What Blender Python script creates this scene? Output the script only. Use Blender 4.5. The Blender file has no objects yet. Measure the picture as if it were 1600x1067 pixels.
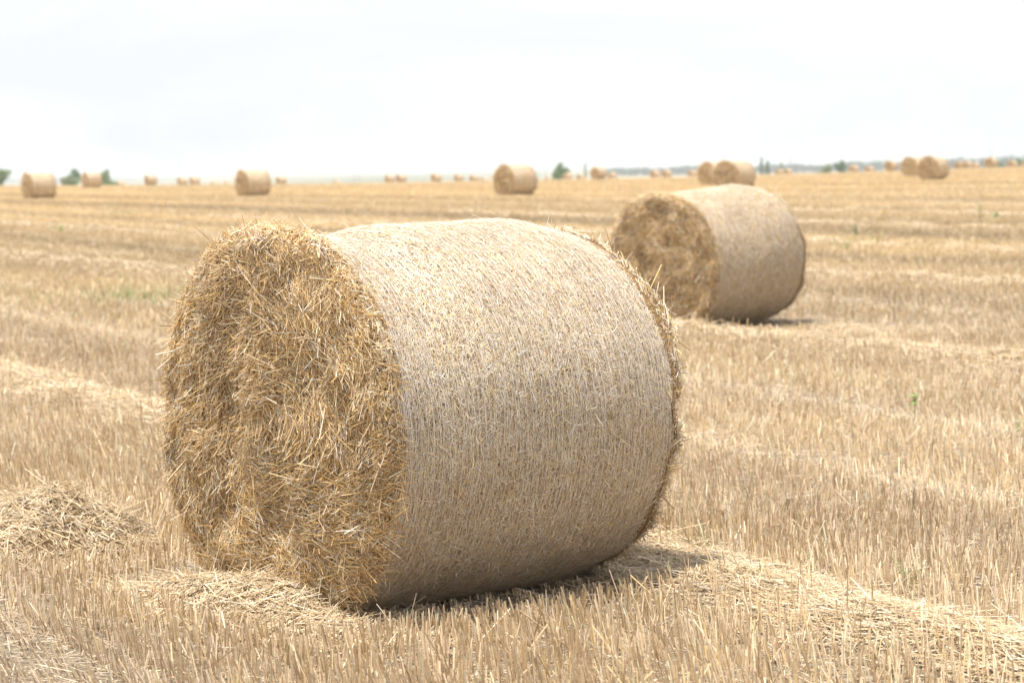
import bpy, math
import numpy as np
from mathutils import Vector, Matrix
rng = np.random.default_rng(7)
R_ = math.radians
# ------------------------------------------------------------------ camera
CAM_H = 1.54
FPX = 85/36*1600                       # focal length in photo pixels (1600 wide)
EYE_L, EYE_R = 277.0, 247.5            # eye level at the left and right edge of the photo
ROLL = math.atan((EYE_L-EYE_R)/1600)
PITCH = math.atan((533.5-(EYE_L+EYE_R)/2)/FPX)
sc = bpy.context.scene
sc.cycles.volume_bounces = 3; sc.cycles.max_bounces = 12
COL = sc.collection
cd = bpy.data.cameras.new('camera'); cam = bpy.data.objects.new('camera', cd); COL.objects.link(cam)
sc.camera = cam
cd.lens = 85; cd.sensor_width = 36; cd.clip_start = 0.1; cd.clip_end = 20000
M = Matrix.Translation((0, 0, CAM_H)) @ Matrix.Rotation(R_(90)-PITCH, 4, 'X') @ Matrix.Rotation(-ROLL, 4, 'Z')
cam.matrix_world = M
cd.dof.use_dof = True; cd.dof.focus_distance = 8.1; cd.dof.aperture_fstop = 5.0
# ------------------------------------------------------------------ light
SUN_EL, SUN_AZ = 77.0, -122.0           # azimuth clockwise from +Y (the view direction)
wd = bpy.data.worlds.new('World'); sc.world = wd; wd.use_nodes = True
nt = wd.node_tree; nt.nodes.clear()
N = nt.nodes.new; Lk = nt.links.new
out = N('ShaderNodeOutputWorld'); bg = N('ShaderNodeBackground'); sky = N('ShaderNodeTexSky')
sky.sky_type = 'NISHITA'; sky.sun_disc = False; sky.sun_elevation = R_(SUN_EL); sky.sun_rotation = R_(SUN_AZ)
sky.dust_density = 3.0; sky.air_density = 1.0; sky.altitude = 100
tc = N('ShaderNodeTexCoord'); mp = N('ShaderNodeMapping'); mp.inputs['Scale'].default_value = (1.0, 1.0, 5.0)
nz = N('ShaderNodeTexNoise'); nz.inputs['Scale'].default_value = 3.2; nz.inputs['Detail'].default_value = 9; nz.inputs['Roughness'].default_value = .58
nz.inputs['Distortion'].default_value = .5
rp = N('ShaderNodeValToRGB'); rp.color_ramp.elements[0].position = .40; rp.color_ramp.elements[1].position = .62
rp.color_ramp.elements[0].color = (.83, .83, .83, 1); rp.color_ramp.elements[1].color = (1, 1, 1, 1)
mx = N('ShaderNodeMix'); mx.data_type = 'RGBA'
mx.inputs['B'].default_value = (11.0, 11.35, 11.8, 1)
Lk(tc.outputs['Generated'], mp.inputs['Vector']); Lk(mp.outputs[0], nz.inputs['Vector']); Lk(nz.outputs['Fac'], rp.inputs[0])
Lk(rp.outputs[0], mx.inputs['Factor']); Lk(sky.outputs[0], mx.inputs['A']); Lk(mx.outputs['Result'], bg.inputs['Color'])
bg.inputs['Strength'].default_value = 0.0620
Lk(bg.outputs[0], out.inputs[0])
sd = bpy.data.lights.new('sun', 'SUN'); so = bpy.data.objects.new('sun', sd); COL.objects.link(so)
sd.energy = 4.0; sd.angle = R_(2.0); sd.color = (1.0, .965, .90)
ez, az = R_(SUN_EL), R_(SUN_AZ)
sdir = Vector((math.sin(az)*math.cos(ez), math.cos(az)*math.cos(ez), math.sin(ez)))
so.rotation_euler = sdir.to_track_quat('Z', 'Y').to_euler(); so.location = (0, 0, 30)
sc.view_settings.view_transform = 'Standard'; sc.view_settings.look = 'None'
sc.view_settings.exposure = 0.66; sc.view_settings.gamma = 1; sc.view_settings.use_curve_mapping = False

# ------------------------------------------------------------------ helpers
def tag(o, label=None, cat=None, group=None, kind=None):
    for k, v in (('label', label), ('category', cat), ('group', group), ('kind', kind)):
        if v: o[k] = v
    return o
def empty(name, loc, rz=0):
    o = bpy.data.objects.new(name, None); COL.objects.link(o); o.location = loc; o.rotation_euler = (0, 0, rz)
    o.empty_display_size = .2
    return o
def copy_tree(o, parent=None):
    c = o.copy(); COL.objects.link(c); c.parent = parent
    for ch in [x for x in bpy.data.objects if x.parent == o]: copy_tree(ch, c)
    return c
def hash3(i, j, k, s):
    h = (i*374761393 + j*668265263 + k*2147483647 + s*974634777) & 0xffffffff
    h = ((h ^ (h >> 13))*1274126177) & 0xffffffff
    h = ((h ^ (h >> 16))*2246822519) & 0xffffffff
    return (h ^ (h >> 15))/4294967295.0
def vnoise(P, scale=1.0, seed=0, oct=1):
    P = np.asarray(P, float)
    if P.shape[-1] == 2: P = np.concatenate([P, np.zeros(P.shape[:-1]+(1,))], -1)
    r = 0; a = 1; tot = 0
    for o in range(oct):
        Q = P*scale*(2.03**o) + 17.3*o + 1000
        I = np.floor(Q).astype(np.int64); F = Q-I; F = F*F*(3-2*F)
        v = 0
        for dx in (0, 1):
            for dy in (0, 1):
                for dz in (0, 1):
                    w = (F[..., 0] if dx else 1-F[..., 0])*(F[..., 1] if dy else 1-F[..., 1])*(F[..., 2] if dz else 1-F[..., 2])
                    v = v + w*hash3(I[..., 0]+dx, I[..., 1]+dy, I[..., 2]+dz, seed+o)
        r = r + a*(v*2-1); tot += a; a *= .5
    return r/tot
def sstep(a, b, x):
    t = np.clip((x-a)/(b-a), 0, 1); return t*t*(3-2*t)
def mesh_np(name, V, F, mat, parent=None, col=None, smooth=True, k=4):
    """V (n,3); F (m,k) faces"""
    me = bpy.data.meshes.new(name); n = len(V); m = len(F)
    me.vertices.add(n); me.vertices.foreach_set('co', np.ascontiguousarray(V, np.float32).ravel())
    me.loops.add(m*k); me.loops.foreach_set('vertex_index', np.ascontiguousarray(F, np.int32).ravel())
    me.polygons.add(m); me.polygons.foreach_set('loop_start', np.arange(0, m*k, k, dtype=np.int32))
    me.polygons.foreach_set('loop_total', np.full(m, k, np.int32))
    if smooth: me.polygons.foreach_set('use_smooth', np.ones(m, bool))
    if col is not None:
        a = me.color_attributes.new('Col', 'FLOAT_COLOR', 'POINT')
        c = np.ones((n, 4), np.float32); c[:, :3] = col; a.data.foreach_set('color', c.ravel())
    me.update(calc_edges=True); me.materials.append(mat)
    o = bpy.data.objects.new(name, me); COL.objects.link(o)
    if parent: o.parent = parent
    return o
def unit(v): return v/np.maximum(np.linalg.norm(v, axis=-1, keepdims=True), 1e-9)
def ribbons(P, D, Nn, Ln, Wd, bend, col, fold=.35, nseg=2, taper=.75):
    """folded straw pieces: P start, D direction, Nn outward normal, bend = sideways/upward vector. Returns V,F,C"""
    n = len(P); D = unit(D); S = unit(np.cross(D, Nn)); U = np.cross(S, D)
    V = np.empty((n, nseg+1, 3, 3)); 
    for i in range(nseg+1):
        t = i/nseg
        c = P + D*(Ln*t)[:, None] + bend*((t*t)*Ln)[:, None]
        w = (Wd*.5*(1-(1-taper)*t))[:, None]
        V[:, i, 0] = c - S*w; V[:, i, 1] = c + U*w*fold*2; V[:, i, 2] = c + S*w
    base = (np.arange(n)*(nseg+1)*3)[:, None]
    F = []
    for i in range(nseg):
        for j in range(2):
            a = i*3+j
            F.append(base + np.array([a, a+1, a+4, a+3]))
    F = np.stack(F, 1).reshape(-1, 4)
    C = np.repeat(col[:, None, :], (nseg+1)*3, 1).reshape(-1, 3)
    return V.reshape(-1, 3), F, C
def join(*parts):
    Vs, Fs, Cs = [], [], []; o = 0
    for v, f, c in parts:
        Vs.append(v); Fs.append(f+o); Cs.append(c); o += len(v)
    return np.concatenate(Vs), np.concatenate(Fs), np.concatenate(Cs)
def palette(n, cols, wts, var=.12, r=rng):
    cols = np.array(cols); k = r.choice(len(cols), n, p=np.array(wts)/sum(wts))
    c = cols[k]*(1+r.normal(0, var, (n, 1)))
    return np.clip(c, .02, .92)

# ------------------------------------------------------------------ materials
def new_mat(name):
    m = bpy.data.materials.new(name); m.use_nodes = True; return m, m.node_tree, m.node_tree.nodes['Principled BSDF']
def straw_mat(name, rough=.5, spec=.35, transl=.0, mul=(1, 1, 1)):
    m, t, p = new_mat(name)
    a = t.nodes.new('ShaderNodeAttribute'); a.attribute_name = 'Col'
    tcn = t.nodes.new('ShaderNodeTexCoord')
    n1 = t.nodes.new('ShaderNodeTexNoise'); n1.inputs['Scale'].default_value = 160; n1.inputs['Detail'].default_value = 2
    r1 = t.nodes.new('ShaderNodeMapRange'); r1.inputs['From Min'].default_value = .3; r1.inputs['From Max'].default_value = .7
    r1.inputs['To Min'].default_value = .78; r1.inputs['To Max'].default_value = 1.15
    v = t.nodes.new('ShaderNodeVectorMath'); v.operation = 'SCALE'
    t.links.new(tcn.outputs['Object'], n1.inputs['Vector']); t.links.new(n1.outputs['Fac'], r1.inputs['Value'])
    t.links.new(a.outputs['Color'], v.inputs[0]); t.links.new(r1.outputs[0], v.inputs['Scale'])
    t.links.new(v.outputs[0], p.inputs['Base Color'])
    p.inputs['Roughness'].default_value = rough; p.inputs['Specular IOR Level'].default_value = spec
    if transl > 0:
        tr = t.nodes.new('ShaderNodeBsdfTranslucent'); ms = t.nodes.new('ShaderNodeMixShader'); ms.inputs[0].default_value = transl
        t.links.new(v.outputs[0], tr.inputs['Color']); t.links.new(p.outputs[0], ms.inputs[1]); t.links.new(tr.outputs[0], ms.inputs[2])
        t.links.new(ms.outputs[0], t.nodes['Material Output'].inputs['Surface'])
    return m
STRAW = straw_mat('straw_pieces', .45, .4, .15)
SIDE = straw_mat('wrapped_straw_pieces', .36, .75, .12)
STUB = straw_mat('stubble_stems', .5, .35, .12)
def core_mat(name, c1, c2, c3, sc1=(1, 1, 1)):
    m, t, p = new_mat(name)
    tcn = t.nodes.new('ShaderNodeTexCoord'); mpn = t.nodes.new('ShaderNodeMapping'); mpn.inputs['Scale'].default_value = sc1
    t.links.new(tcn.outputs['Object'], mpn.inputs['Vector'])
    n1 = t.nodes.new('ShaderNodeTexNoise'); n1.inputs['Scale'].default_value = 70; n1.inputs['Detail'].default_value = 6; n1.inputs['Roughness'].default_value = .7
    n1.inputs['Distortion'].default_value = 1.5
    cr = t.nodes.new('ShaderNodeValToRGB'); e = cr.color_ramp.elements
    e[0].position = .32; e[0].color = (*c1, 1); e[1].position = .68; e[1].color = (*c3, 1)
    x = e.new(.5); x.color = (*c2, 1)
    t.links.new(mpn.outputs[0], n1.inputs['Vector']); t.links.new(n1.outputs['Fac'], cr.inputs[0]); t.links.new(cr.outputs[0], p.inputs['Base Color'])
    b = t.nodes.new('ShaderNodeBump'); b.inputs['Strength'].default_value = .8; b.inputs['Distance'].default_value = .01
    t.links.new(n1.outputs['Fac'], b.inputs['Height']); t.links.new(b.outputs[0], p.inputs['Normal'])
    p.inputs['Roughness'].default_value = .75; p.inputs['Specular IOR Level'].default_value = .2
    return m

# ------------------------------------------------------------------ terrain
WK = .48                                # swath lines: X + WK*Y = const
C_A = .38+.48*9.52; C_SP = 7.25
def swath(X, Y): return X + WK*Y - C_A
def terrain(X, Y):
    Y = np.asarray(Y, float); X = np.asarray(X, float)
    z = .3*sstep(35, 105, Y)
    k = 1.99e-5
    q = np.clip(Y-200, 0, 250); z = z - k*q*q
    s2 = 2*k*250
    q2 = np.clip(Y-450, 0, 1400); z = z - s2*q2*(1-q2/2800)
    u = X/np.maximum(Y, 40)
    g = -.16+.5*np.clip((u-.00)/.2, -1.6, 1.6)**2
    z = z + np.clip(g, -.25, .6)*sstep(60, 300, Y)*(1-sstep(450, 900, Y))
    z = z - .10*np.exp(-(((X-1.9)/3.5)**2+((Y-23.6)/3.0)**2))
    return z
NEARB = [(-.36, 8.86, 48.3, 1.30), (2.0, 24.4, 47., 1.42)]
def bale_dist(X, Y, i):
    bx, by, yw, L = NEARB[i]; a = R_(yw)
    u = (X-bx)*math.sin(a)+(Y-by)*math.cos(a); v = (X-bx)*math.cos(a)-(Y-by)*math.sin(a)
    return np.hypot(np.maximum(np.abs(u)-L/2, 0), np.maximum(np.abs(v)-.45, 0))
def windheight(X, Y):
    w = swath(X, Y)
    k = np.round(w/C_SP); d = (w-k*C_SP)*.9
    P = np.stack([X, Y], -1)
    wob = .12*vnoise(P, .5, 5, 2)
    d = d+wob
    nn = vnoise(P, 1.3, 9, 2)
    isA = (k == 0)
    wd_ = np.where(isA, .34, .55)+.06*nn
    hh = np.where(isA, .075+.02*nn, np.clip(.11+.15*vnoise(P, 1.1, 19, 3), .02, .35))
    damp = sstep(.0, .5, bale_dist(X, Y, 0))*sstep(.2, 1.0, bale_dist(X, Y, 1))
    return hh*damp*np.exp(-(d/wd_)**2*1.1), np.abs(d), k
def ground_z(X, Y):
    P = np.stack([np.asarray(X, float), np.asarray(Y, float)], -1)
    h, d, k = windheight(P[..., 0], P[..., 1])
    near = 1-sstep(40, 80, P[..., 1])
    return terrain(P[..., 0], P[..., 1]) + near*(.018*vnoise(P, 1.7, 3, 2) + .6*h)
def at(px, Y, py=None):
    """world X for photo column px at depth Y (rough, along eye level)"""
    return (px-795)/FPX*Y
def eye(px): return EYE_L+(EYE_R-EYE_L)*px/1600

# ------------------------------------------------------------------ ground sheet
def axis_coords(lo, hi, fine, step, grow=1.09):
    a = [0.0]; s = step
    while a[-1] < hi:
        a.append(a[-1]+s)
        if a[-1] > fine: s *= grow
    b = [0.0]; s = step
    while b[-1] > lo:
        b.append(b[-1]-s)
        if b[-1] < -fine*.5: s *= grow
    return np.array(b[:0:-1]+a)
xs = axis_coords(-7000, 7000, 6, .12, 1.07)
ys = axis_coords(-200, 9000, 26, .12, 1.05)
GX, GY = np.meshgrid(xs, ys)
GZ = ground_z(GX, GY)
V = np.stack([GX, GY, GZ], -1).reshape(-1, 3)
nx, ny = len(xs), len(ys)
I = (np.arange(ny-1)[:, None]*nx + np.arange(nx-1)[None]).ravel()
F = np.stack([I, I+1, I+nx+1, I+nx], 1)
gm, t, p = new_mat('stubble_soil')
ge = t.nodes.new('ShaderNodeNewGeometry')
sep = t.nodes.new('ShaderNodeSeparateXYZ'); t.links.new(ge.outputs['Position'], sep.inputs[0])
def math_n(op, a, b=None, clamp=False):
    n = t.nodes.new('ShaderNodeMath'); n.operation = op; n.use_clamp = clamp
    for i, v in enumerate((a, b)):
        if v is None: continue
        if isinstance(v, (int, float)): n.inputs[i].default_value = v
        else: t.links.new(v, n.inputs[i])
    return n.outputs[0]
def noise_n(scale, detail=4, rough=.6, vec=None, dist=0):
    n = t.nodes.new('ShaderNodeTexNoise'); n.inputs['Scale'].default_value = scale; n.inputs['Detail'].default_value = detail
    n.inputs['Roughness'].default_value = rough; n.inputs['Distortion'].default_value = dist
    t.links.new(vec if vec else ge.outputs['Position'], n.inputs['Vector']); return n.outputs['Fac']
def ramp_n(fac, stops):
    n = t.nodes.new('ShaderNodeValToRGB'); e = n.color_ramp.elements
    while len(e) < len(stops): e.new(.5)
    for q, (ps, c) in zip(e, stops): q.position = ps; q.color = (*c, 1)
    t.links.new(fac, n.inputs[0]); return n.outputs[0]
def mix_n(f, a, b, bt='MIX'):
    n = t.nodes.new('ShaderNodeMix'); n.data_type = 'RGBA'; n.blend_type = bt
    for s, v in (('Factor', f), ('A', a), ('B', b)):
        if isinstance(v, (int, float)): n.inputs[s].default_value = v
        elif isinstance(v, tuple): n.inputs[s].default_value = (*v, 1)
        else: t.links.new(v, n.inputs[s])
    return n.outputs['Result']
w = math_n('ADD', sep.outputs['X'], math_n('MULTIPLY', sep.outputs['Y'], WK))
cb = t.nodes.new('ShaderNodeCombineXYZ'); t.links.new(w, cb.inputs[0]); t.links.new(math_n('MULTIPLY', sep.outputs['Y'], .03), cb.inputs[1])
stripe = noise_n(.22, 3, .6, cb.outputs[0])
soil = ramp_n(noise_n(45, 5, .7), [(.36, (.17, .135, .105)), (.5, (.30, .24, .175)), (.66, (.52, .42, .27))])
strawf = ramp_n(stripe, [(.33, (.33, .24, .135)), (.47, (.43, .315, .175)), (.56, (.53, .395, .225)), (.68, (.60, .46, .28))])
strawf = mix_n(.35, strawf, ramp_n(noise_n(2.5, 6, .7), [(.3, (.30, .22, .12)), (.7, (.66, .53, .33))]))
far = t.nodes.new('ShaderNodeMapRange'); far.inputs['From Min'].default_value = 25; far.inputs['From Max'].default_value = 110
t.links.new(sep.outputs['Y'], far.inputs['Value'])
gcol = mix_n(far.outputs[0], soil, strawf)
fr2 = t.nodes.new('ShaderNodeMapRange'); fr2.inputs['From Min'].default_value = 600; fr2.inputs['From Max'].default_value = 1000
t.links.new(sep.outputs['Y'], fr2.inputs['Value'])
fields = ramp_n(noise_n(.004, 2, .5), [(.4, (.12, .14, .09)), (.5, (.24, .21, .13)), (.6, (.34, .28, .18))])
gcol = mix_n(fr2.outputs[0], gcol, fields)
t.links.new(gcol, p.inputs['Base Color']); p.inputs['Roughness'].default_value = .9; p.inputs['Specular IOR Level'].default_value = .1
b = t.nodes.new('ShaderNodeBump'); b.inputs['Strength'].default_value = .9; b.inputs['Distance'].default_value = .03
t.links.new(noise_n(30, 6, .75), b.inputs['Height']); t.links.new(b.outputs[0], p.inputs['Normal'])
g = mesh_np('field_ground', V, F, gm); tag(g, kind='structure')

# ------------------------------------------------------------------ bales
GOLD = [(.70, .485, .235), (.77, .60, .385), (.46, .29, .14), (.82, .72, .59), (.63, .415, .155)]
GOLDW = [3.6, 3.4, 2.0, 1.5, 1.3]
PALE = [(.76, .625, .46), (.86, .76, .65), (.62, .46, .285), (.44, .30, .18), (.77, .585, .27)]
PALEW = [3.0, 2.0, 2.2, 1.9, 1.8]
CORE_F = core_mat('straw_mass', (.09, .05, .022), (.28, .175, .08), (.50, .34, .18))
CORE_S = core_mat('wrapped_straw', (.30, .20, .12), (.54, .40, .26), (.76, .62, .47))
nm, nt_, np_ = new_mat('net_thread'); np_.inputs['Base Color'].default_value = (.80, .74, .68, 1); np_.inputs['Roughness'].default_value = .3
np_.inputs['Specular IOR Level'].default_value = .9
NET = nm

def bale_radius(th, y, L, R, seed):
    """side surface radius at angle th (0 = up) and axial y in [-L/2, L/2]"""
    P = np.stack([np.sin(th)*R, y, np.cos(th)*R], -1)
    tt = (y+L/2)/L
    prof = -.006-.030*np.exp(-((tt-.19)/.10)**2)*(.6+.6*np.cos(th)) - .055*sstep(.72, 1.0, tt)**1.6 + .010*sstep(.08, 0, tt)
    return R + prof + .017*vnoise(P, 2.2, seed, 2) + .006*vnoise(P, 8, seed+3, 3)
def side_pt(th, y, L, R, seed, off=0.0):
    r = bale_radius(th, y, L, R, seed)+off
    p = np.stack([np.sin(th)*r, y, R+np.cos(th)*r], -1)
    low = p[..., 2] < .035
    p[..., 2] = np.where(low, .035+(p[..., 2]-.035)*.25, p[..., 2])
    return p
def end_pt(s, a, sign, L, R, seed, dent=True, off=0.0):
    """end surface: s 0 centre .. 1 seam on the side; a angle; sign -1 near end, +1 far end"""
    far_ = 1.0 if sign < 0 else .3
    yedge = L/2; SW = .06 if sign < 0 else .03
    s = np.asarray(s, float); rr = np.where(s < .84, s/.84*.93*R, 0); 
    q = np.clip((s-.84)/.16, 0, 1)
    ang = q*math.pi*.5
    lump = vnoise(np.stack([np.sin(a)*R, np.cos(a)*R, np.full_like(a, sign*3.)], -1), 2.6, seed+8, 2)
    br = bale_radius(a, sign*(yedge-(SW-.015)*q), L, R, seed)+far_*((.012+.030*lump)*np.sin(q*math.pi)+.022*lump*(1-q))
    rr = np.where(s < .84, rr, .93*R + (br-.93*R)*np.sin(np.clip(ang*1.25, 0, math.pi/2)))
    bul = .035*far_*(1-np.clip(rr/R, 0, 1)**3)
    y = np.where(s < .84, yedge-.0+bul, yedge-(1-np.cos(np.clip(ang*1.0, 0, 9)))*SW+bul)
    P = np.stack([np.sin(a)*rr, np.cos(a)*rr, np.full_like(rr, sign*3.0)], -1)
    amp = 1-.55*q
    y = y + amp*(.034*vnoise(P, 3.6, seed+20, 2)+.030*vnoise(P, 9, seed+30, 3)*1.35)
    if dent and sign < 0:
        x_, z_ = P[..., 0], P[..., 1]
        y = y - .055*np.exp(-(((x_+.20)/.10)**2+((z_-.02)/.17)**2)) - .03*np.exp(-(((x_-.12)/.07)**2+((z_+.33)/.16)**2))
        y = y - .025*np.exp(-(((x_-.13)/.05)**2+((z_-.20)/.10)**2))
    p = np.stack([P[..., 0], sign*(y+off), R+P[..., 1]], -1)
    low = p[..., 2] < .035
    p[..., 2] = np.where(low, .035+(p[..., 2]-.035)*.25, p[..., 2])
    return p
def grid(fn, us, vs, closed=True):
    U, W = np.meshgrid(us, vs)
    P = fn(U, W); n, m = U.shape
    I = (np.arange(n-1)[:, None]*m+np.arange(m-1)[None]).ravel()
    return P.reshape(-1, 3), np.stack([I, I+1, I+m+1, I+m], 1)
def num_normal(fn, a, b, e=.004):
    p0 = fn(a, b); pa = fn(a+e, b); pb = fn(a, b+e)
    return unit(np.cross(pa-p0, pb-p0)), unit(pa-p0), unit(pb-p0), p0

def build_bale(name, seed, L, R, n_side, n_face, n_back, sc_s, sc_f, parent, net=0, res=1.0, longest=1.0):
    r = np.random.default_rng(seed)
    ysd = L/2-.042; ysf = L/2-.018
    # --- wrapped side
    th = np.linspace(0, 2*math.pi, int(200*res)+12); ty = np.linspace(-ysd, ysf, int(80*res)+8)
    Vc, Fc = grid(lambda a, b: side_pt(a, b, L, R, seed, -.008), th, ty)
    cc = np.ones((len(Vc), 3))
    core = mesh_np('wrapped_side', Vc, Fc, CORE_S, parent, cc)
    a = r.uniform(0, 2*math.pi, n_side); y = r.uniform(-ysd, ysf, n_side)
    # fewer pieces underneath where nothing shows
    fn = lambda aa, bb: side_pt(aa, bb, L, R, seed)
    nn, ta, tb, p0 = num_normal(fn, a, y, .01)
    strand = r.random(n_side) < .10
    nn = -nn; rad = unit(np.stack([np.sin(a), np.zeros_like(a), np.cos(a)], -1)); nn = np.where((nn*rad).sum(-1, keepdims=True) < 0, -nn, nn)
    phi = r.normal(0, .8, n_side); phi = np.where(r.random(n_side) < .38+.25*(np.cos(a+0) < .1), r.uniform(-1.57, 1.57, n_side), phi)*1.0
    phi = np.where(strand, r.normal(0, .10, n_side), phi)
    D = ta*np.cos(phi)[:, None]*np.sign(r.random(n_side)-.5)[:, None] + tb*np.sin(phi)[:, None]
    out = r.random(n_side)
    tilt = np.where(out > .975, r.uniform(.15, .9, n_side), r.normal(.02, .07, n_side))
    D = unit(D + nn*tilt[:, None])
    Ln = np.clip(r.lognormal(math.log(.025), .5, n_side), .008, .12)*sc_s*longest; Wd = r.uniform(.0013, .0036, n_side)*sc_s
    Ln = np.where(strand, Ln*2.6, Ln); Wd = np.where(strand, Wd*.55, Wd)
    P = p0 + nn*np.where(strand, r.uniform(.001, .005, n_side), r.uniform(-.005, .004, n_side))[:, None]*sc_s**.5 - D*(Ln*.5)[:, None]
    bend = (ta*r.normal(0, .06, n_side)[:, None]+tb*r.normal(0, .06, n_side)[:, None])
    bend = bend - nn*(Ln/(2*R)*.9)[:, None]
    col = palette(n_side, PALE, PALEW, .15, r); col = np.where(strand[:, None], np.array([.82, .72, .59]), col)
    cl = vnoise(p0, 5, seed+50, 2); col = np.clip(col*(1+.10*cl)[:, None], 0, .9)
    Vr, Fr, Cr = ribbons(P, D, nn, Ln, Wd, bend, col, fold=.25)
    o = mesh_np('wrapped_side_straw', Vr, Fr, SIDE, parent, Cr)
    # one mesh for the side: merge core and pieces
    objs = [(core, o, 'wrapped_side')]
    # --- ends
    for sign, nf in ((-1, n_face), (1, n_back)):
        aa = np.linspace(0, 2*math.pi, int(170*res)+12); ss = np.linspace(.0, 1, int(70*res)+10)
        Vc, Fc = grid(lambda A, S: end_pt(S, A, sign, L, R, seed, off=-.012), aa, ss)
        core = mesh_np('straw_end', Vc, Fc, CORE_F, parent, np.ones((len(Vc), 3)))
        if sign < 0: s = np.sqrt(r.random(nf)*1.0)*.88; s = np.where(r.random(nf) < .26, r.uniform(.82, 1.03, nf), s)
        else: s = np.sqrt(r.random(nf)); s = np.where(r.random(nf) < .25, r.uniform(.85, .95, nf), np.minimum(s, .95))
        a = r.uniform(0, 2*math.pi, nf)
        fn = lambda A, S: end_pt(np.clip(S, 0.001, 1.04), A, sign, L, R, seed)
        nn, ta, tb, p0 = num_normal(fn, a, s, .012)
        ref = np.stack([np.sin(a)*s, np.full(nf, sign*1.0), np.cos(a)*s], -1)
        nn = np.where((nn*ref).sum(-1, keepdims=True) < 0, -nn, nn)
        radial = unit(np.stack([np.sin(a), np.zeros(nf), np.cos(a)], -1)); tang = unit(np.cross(radial, np.array([0, 1., 0])))
        q = np.stack([np.sin(a)*s, np.cos(a)*s], -1)
        phi = 1.5*vnoise(q, 3.0, seed+60, 2) + r.normal(0, .42, nf) + .75*sstep(.2, -.9, np.cos(a)*s) 
        phi = phi + np.where(r.random(nf) < .2, r.uniform(-1.5, 1.5, nf), 0)
        D = tang*np.cos(phi)[:, None]+radial*np.sin(phi)[:, None]
        collar = s > .86
        D = np.where((collar & (r.random(nf) < (.45 if sign < 0 else .10)))[:, None], D*.35+unit(np.stack([r.normal(0, .4, nf), np.full(nf, sign*.8), r.normal(0, .4, nf)], -1)), D)
        D = unit(D*np.sign(r.random(nf)-.5)[:, None]*np.ones((1, 3)))
        D = unit(D - nn*(D*nn).sum(-1, keepdims=True)*.7)
        tl = (np.abs(r.normal(0, .22, nf))+np.where(r.random(nf) < .06, r.uniform(.2, .9, nf), 0))*(1 if sign < 0 else .35)
        D = unit(D+nn*tl[:, None])
        Ln = np.clip(r.lognormal(math.log(.046), .5, nf), .012, .17)*sc_f*longest; Ln = np.where(collar, Ln*(.75 if sign < 0 else .35), Ln)
        Wd = np.clip(r.lognormal(math.log(.0030), .35, nf), .0014, .0075)*sc_f
        dep = r.uniform(-.014, .018, nf)*(1 if sign < 0 else .6)*min(sc_f, 2)
        P = p0+nn*dep[:, None]-D*(Ln*.45)[:, None]
        bend = r.normal(0, .27, (nf, 3)) - nn*.14
        col = palette(nf, GOLD if sign < 0 else PALE, GOLDW if sign < 0 else PALEW, .15, r)
        cl = vnoise(q, 6, seed+70, 2); col = np.clip(col*(1+.25*cl)[:, None], 0, .9)
        Vr, Fr, Cr = ribbons(P, D, nn, Ln, Wd, bend, col)
        o = mesh_np('straw_end_pieces', Vr, Fr, STRAW, parent, Cr)
        objs.append((core, o, 'straw_end'))
    # merge pieces into the part's mesh
    for core, o, nm_ in objs:
        c = core.data; d = o.data
        nv, nvd = len(c.vertices), len(d.vertices)
        A = np.empty(nv*3, np.float32); c.vertices.foreach_get('co', A); B = np.empty(nvd*3, np.float32); d.vertices.foreach_get('co', B)
        fa = np.empty(len(c.loops), np.int32); c.loops.foreach_get('vertex_index', fa); fb = np.empty(len(d.loops), np.int32); d.loops.foreach_get('vertex_index', fb)
        ca = np.ones((nv, 3), np.float32); cb_ = np.empty(nvd*4, np.float32); d.color_attributes['Col'].data.foreach_get('color', cb_)
        m1 = c.materials[0]
        bpy.data.objects.remove(core); bpy.data.objects.remove(o); bpy.data.meshes.remove(c); bpy.data.meshes.remove(d)
        new = mesh_np(nm_, np.concatenate([A, B]).reshape(-1, 3), np.concatenate([fa, fb+nv]).reshape(-1, 4), m1, parent,
                      np.concatenate([ca, cb_.reshape(-1, 4)[:, :3]]))
        new.data.materials.append(SIDE if nm_ == 'wrapped_side' else STRAW)
        mi = np.zeros(len(new.data.polygons), np.int32); mi[len(fa)//4:] = 1; new.data.polygons.foreach_set('material_index', mi)
    # --- net: chains round the bale with slack zigzag links between them
    if net:
        parts = []
        ys_ = np.arange(-ysd, ysf+.001, net)
        K = 160
        th = np.linspace(0, 2*math.pi, K+1)[:-1]
        def strip(Yf, w, off, th0=th, wrap=True):
            Pm = side_pt(th0, Yf, L, R, seed, off)
            ya = np.array([0, w/2, 0])
            Vv = np.stack([Pm-ya, Pm+ya], 1).reshape(-1, 3); n = len(th0)
            i = np.arange(n if wrap else n-1); j = (i+1) % n
            return Vv, np.stack([2*i, 2*i+1, 2*j+1, 2*j], 1), np.ones((len(Vv), 3))
        for yy in ys_:
            wob = .006*np.sin(th*3+r.uniform(0, 6))+.003*np.sin(th*11+r.uniform(0, 6))
            parts.append(strip(np.clip(yy+wob, -ysd-.02, ysf+.01), .0011, .0055+.003*r.random()))
        for yy in -ysd+np.linspace(-.012, .045, 9):
            parts.append(strip(yy+.004*np.sin(th*4+r.uniform(0, 6))+.002*np.sin(th*13+r.uniform(0, 6)), .0013, .0075+.004*r.random()))
        KK = 330; t2 = np.linspace(0, 2*math.pi, KK+1)[:-1]
        for yy in ys_[:-1]:
            zig = yy+net*(.5+.5*np.where(np.arange(KK) % 2, 1, -1)*.95)+r.normal(0, .004, KK)
            parts.append(strip(zig, .0005, .0055, t2))
        Vn, Fn, Cn = join(*parts)
        mesh_np('net_wrap', Vn, Fn, NET, parent)

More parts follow.
